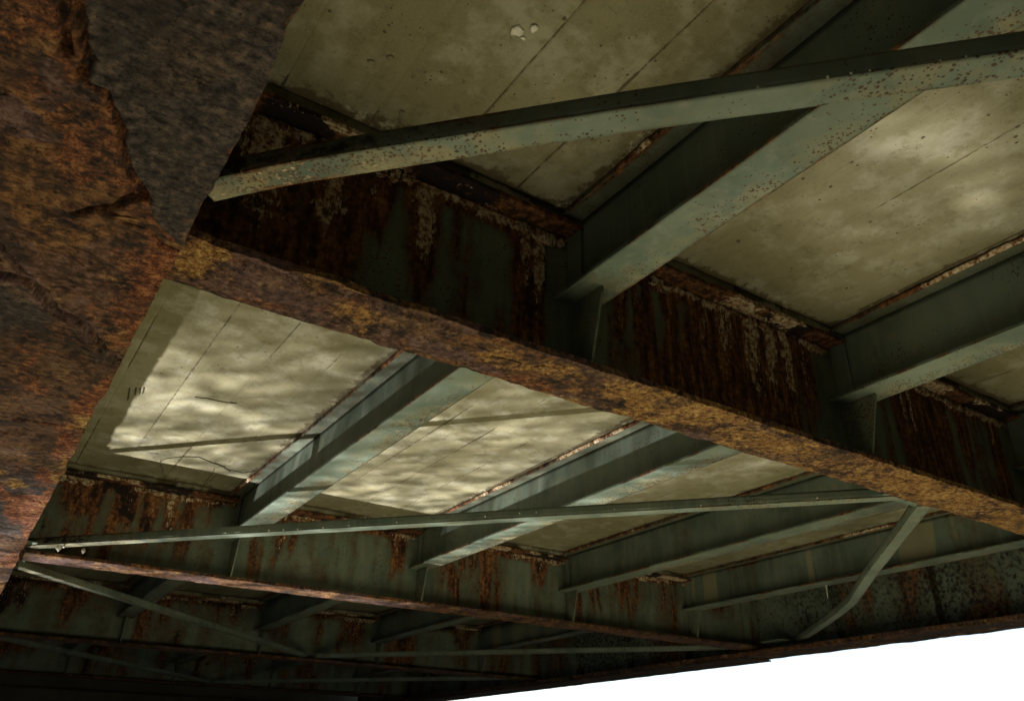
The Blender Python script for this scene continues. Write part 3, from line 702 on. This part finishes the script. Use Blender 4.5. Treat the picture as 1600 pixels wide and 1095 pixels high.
b1, g1 = brace('thick rust-flecked angle brace spanning the top, low at left and rising right', [L1(305, 286), L1(425, 258), L1(960, 172), ext(L1(960, 172), L1(1600, 78), 4.6)], 700, 420, 1.0)
b2, g2 = brace('long thin angle brace across the sunlit bay from cracked girder to first floor beam', [L1(38, 853), (5.25, 3.02)], 720, 300, .9)
b3, g3 = brace('bent angle brace leaning over at lower right above the sky', [L1(1433, 791), L1(1354, 896), L1(1324, 942), L1(1306, 958), L1(1236, 1008)], 740, 240, .35, .105)
b4, g4 = brace('angle brace behind the second floor beam sloping down right from the cracked girder', [L1(28, 884), (5.15, 14.15)], 760, 200, .8)
b5, g5 = brace('nearly level angle brace behind the second floor beam ending at the outer girder', [(10.0, 8.95), (5.30, 14.15)], 780, 160, .3)
b6, g6 = brace('faint angle brace in the dark bottom left corner sloping right', [(.2, 14.7), (5.1, 20.0)], 800, 80, .5)
b7, g7 = brace('faint low angle brace in the dark running right to the outer girder', [(10.0, 14.6), (5.2, 20.0)], 820, 80, .3)

def gusset(parent, x, y, pts, z):
    V = [(x + a, y + b) for a, b in pts]
    n = len(V)
    o = solid('gusset_plate', V, z, z + .010, PAINT, parent)
    me = o.data; b = np.array(parent.location)
    for v in me.vertices: v.co = Vector(v.co) - Vector(b)
    return o
gusset(b2, 5.37, 2.99, [(-.30, -.02), (.02, -.02), (.02, .16), (-.22, .16)], zL + .011)
gusset(b3, 5.40, 2.99, [(.0, -.02), (.30, -.02), (.24, .16), (.0, .16)], zL + .0112)
gusset(b2, .06, 8.3, [(0, -.1), (.36, -.05), (.3, .2), (0, .22)], zL + .011)
gusset(b3, 9.9, 8.1, [(-.12, -.15), (.26, -.2), (.26, .26), (-.05, .24)], zL + .011)
gusset(b4, .06, 8.85, [(0, -.1), (.3, -.05), (.34, .3), (0, .22)], zL + .011)
gusset(b5, 9.9, 8.88, [(-.2, -.05), (.26, -.05), (.26, .3), (-.12, .2)], zL + .011)

# ------------------------------------------------------------------ small marks and growths
def lump(name, c, r, seed, mat, parent, flat=1.0, n=10, base=(0, 0, 0), attrs=None, fat=.62):
    th = np.linspace(0, np.pi, n // 2 + 2); ph = np.linspace(0, 2 * np.pi, n, endpoint=False)
    V = []; F = []
    for a in th[1:-1]:
        for b in ph:
            rr = r * fat * (.6 + .8 * float(vn(3 * np.cos(b) * np.sin(a) + seed, 3 * np.cos(a) + 2 * np.sin(b) * np.sin(a), seed)))
            V.append((c[0] + rr * np.sin(a) * np.cos(b), c[1] + rr * np.sin(a) * np.sin(b), c[2] + rr * flat * np.cos(a)))
    R = len(th) - 2
    for i in range(R - 1):
        for j in range(n):
            F.append([i * n + j, (i + 1) * n + j, (i + 1) * n + (j + 1) % n, i * n + (j + 1) % n])
    V.append((c[0], c[1], c[2] + r * flat)); V.append((c[0], c[1], c[2] - r * flat * .9))
    for j in range(n):
        F.append([R * n, j, (j + 1) % n]); F.append([R * n + 1, (R - 1) * n + (j + 1) % n, (R - 1) * n + j])
    return build(name, V, F, mat, parent, attrs, True, base)
for i, (u, v, r) in enumerate([(808, 48, .022), (835, 44, .017), (818, 60, .009), (580, 97, .012), (610, 90, .012), (628, 175, .012), (1330, 255, .008)]):
    p = on_z(u, v, zS); lump('concrete_lump', (p[0], p[1], zS - .003), r, 11 + i, CHALK if i < 3 else CONC, deck, .3, fat=1.15)
for i, (u, v, r) in enumerate([(1184, 139, .0075), (1294, 123, .008), (1330, 117, .007), (1470, 97, .006), (1122, 152, .004), (1232, 166, .003), (1360, 112, .004), (1510, 90, .004)]):
    p = on_z(u, v, zL + .005); lump('white_fleck', (p[0] * .998, p[1] * .998, zL + .006), r, 31 + i, CHALK, b1, .9, 8, tuple(b1.location))
for i, (u, v, r) in enumerate([(420, 828, .009), (443, 827, .009), (465, 826, .010), (505, 823, .007), (758, 806, .009), (812, 801, .007), (838, 800, .008), (960, 795, .006), (352, 832, .008), (1277, 777, .010), (1095, 789, .008), (620, 815, .008), (545, 820, .006)]):
    p = on_z(u, v, zL + .01); lump('white_fleck', (p[0], p[1], zL + .008), r, 51 + i, CHALK, b2, .9, 8, tuple(b2.location))
for i, (u, v, r) in enumerate([(92, 856, .035), (130, 861, .025), (100, 853, .02)]):
    p = on_z(u, v, zL - .02); lump('peeling_flake', (p[0], p[1], zL - .015), r, 71 + i, CHALK, b2, 1.2, 8, tuple(b2.location))
# hanging drip under the outermost stringer of the sunlit bay
t4 = [o for o in bpy.data.objects if o.name.startswith('stringer') and o.get('label', '').startswith('green stringer in the sunlit bay, nearest')][0]
sx_, sy_ = on_z(1294, 914, zT)
ring = [(.012, 0), (.010, -.03), (.007, -.08), (.006, -.12), (.002, -.17)]
V = []; F = []
for r, dz_ in ring:
    for j in range(7):
        a = j * 2 * np.pi / 7; V.append((sx_ - .04 + r * np.cos(a) + dz_ * .05, sy_ + r * np.sin(a), zT + .004 + dz_))
for i in range(len(ring) - 1):
    for j in range(7): F.append([i * 7 + j, i * 7 + (j + 1) % 7, (i + 1) * 7 + (j + 1) % 7, (i + 1) * 7 + j])
F += [list(range(7))[::-1], list(range(28, 35))]
build('lime_drip', V, F, CHALK, t4, None, True, tuple(t4.location))
# four dark tally strokes on the slab
for (u0_, v0_), (u1_, v1_) in [((203, 606), (200, 624)), ((213, 606), (211, 616)), ((219, 606), (218, 615)), ((225, 605), (223, 614))]:
    a = np.array(on_z(u0_, v0_, zS)); b = np.array(on_z(u1_, v1_, zS)); dd = b - a; nn = np.array([-dd[1], dd[0]]) / np.hypot(*dd) * .0038
    z = zS - .0085
    V = [(*(a + nn), z), (*(b + nn), z), (*(b - nn), z), (*(a - nn), z)]
    solid('tally_stroke', [v[:2] for v in V], z, z + .010, MARK, deck)
# cracks in the slab, ragged grooves standing as thin dark lips
def crack(pts, w, seed):
    P = np.array([on_z(u, v, zS) for u, v in pts]); s = np.concatenate([[0], np.cumsum(np.hypot(*np.diff(P, axis=0).T))])
    n = max(12, int(s[-1] / .02)); q = np.linspace(0, s[-1], n)
    x = np.interp(q, s, P[:, 0]) + .02 * (fbm(q * 9, 0 * q, seed) - .5); y = np.interp(q, s, P[:, 1]) + .03 * (fbm(q * 9, 0 * q, seed + 1) - .5)
    tx = np.gradient(x); ty = np.gradient(y); L = np.hypot(tx, ty) + 1e-9
    ww = .6 * w * (.1 + 1.3 * fbm(q * 13, 0 * q, seed + 2)) 
    lo = np.stack([x - ty / L * ww, y + tx / L * ww], -1); hi = np.stack([x + ty / L * ww, y - tx / L * ww], -1)
    z = zS - .0075; V = [(*p, z) for p in lo] + [(*p, z) for p in hi] + [(*p, z + .012) for p in lo] + [(*p, z + .012) for p in hi]
    F = []
    for i in range(n - 1):
        F += [[i, i + 1, n + i + 1, n + i], [2 * n + i, 3 * n + i, 3 * n + i + 1, 2 * n + i + 1], [i, 2 * n + i, 2 * n + i + 1, i + 1], [n + i, n + i + 1, 3 * n + i + 1, 3 * n + i]]
    F += [[0, n, 3 * n, 2 * n], [n - 1, 3 * n - 1, 4 * n - 1, 2 * n - 1]]
    build('slab_crack', V, F, SEAM, deck)
crack([(250, 721), (262, 715), (285, 713), (310, 713), (330, 722), (355, 732), (380, 738), (400, 735)], .007, 900)
crack([(336, 731), (325, 748), (312, 762)], .004, 910)
crack([(252, 716), (250, 722), (254, 735), (258, 745)], .004, 920)
crack([(335, 722), (345, 726), (360, 735)], .016, 930)
crack([(305, 619), (325, 622), (350, 627), (370, 629)], .0022, 940)
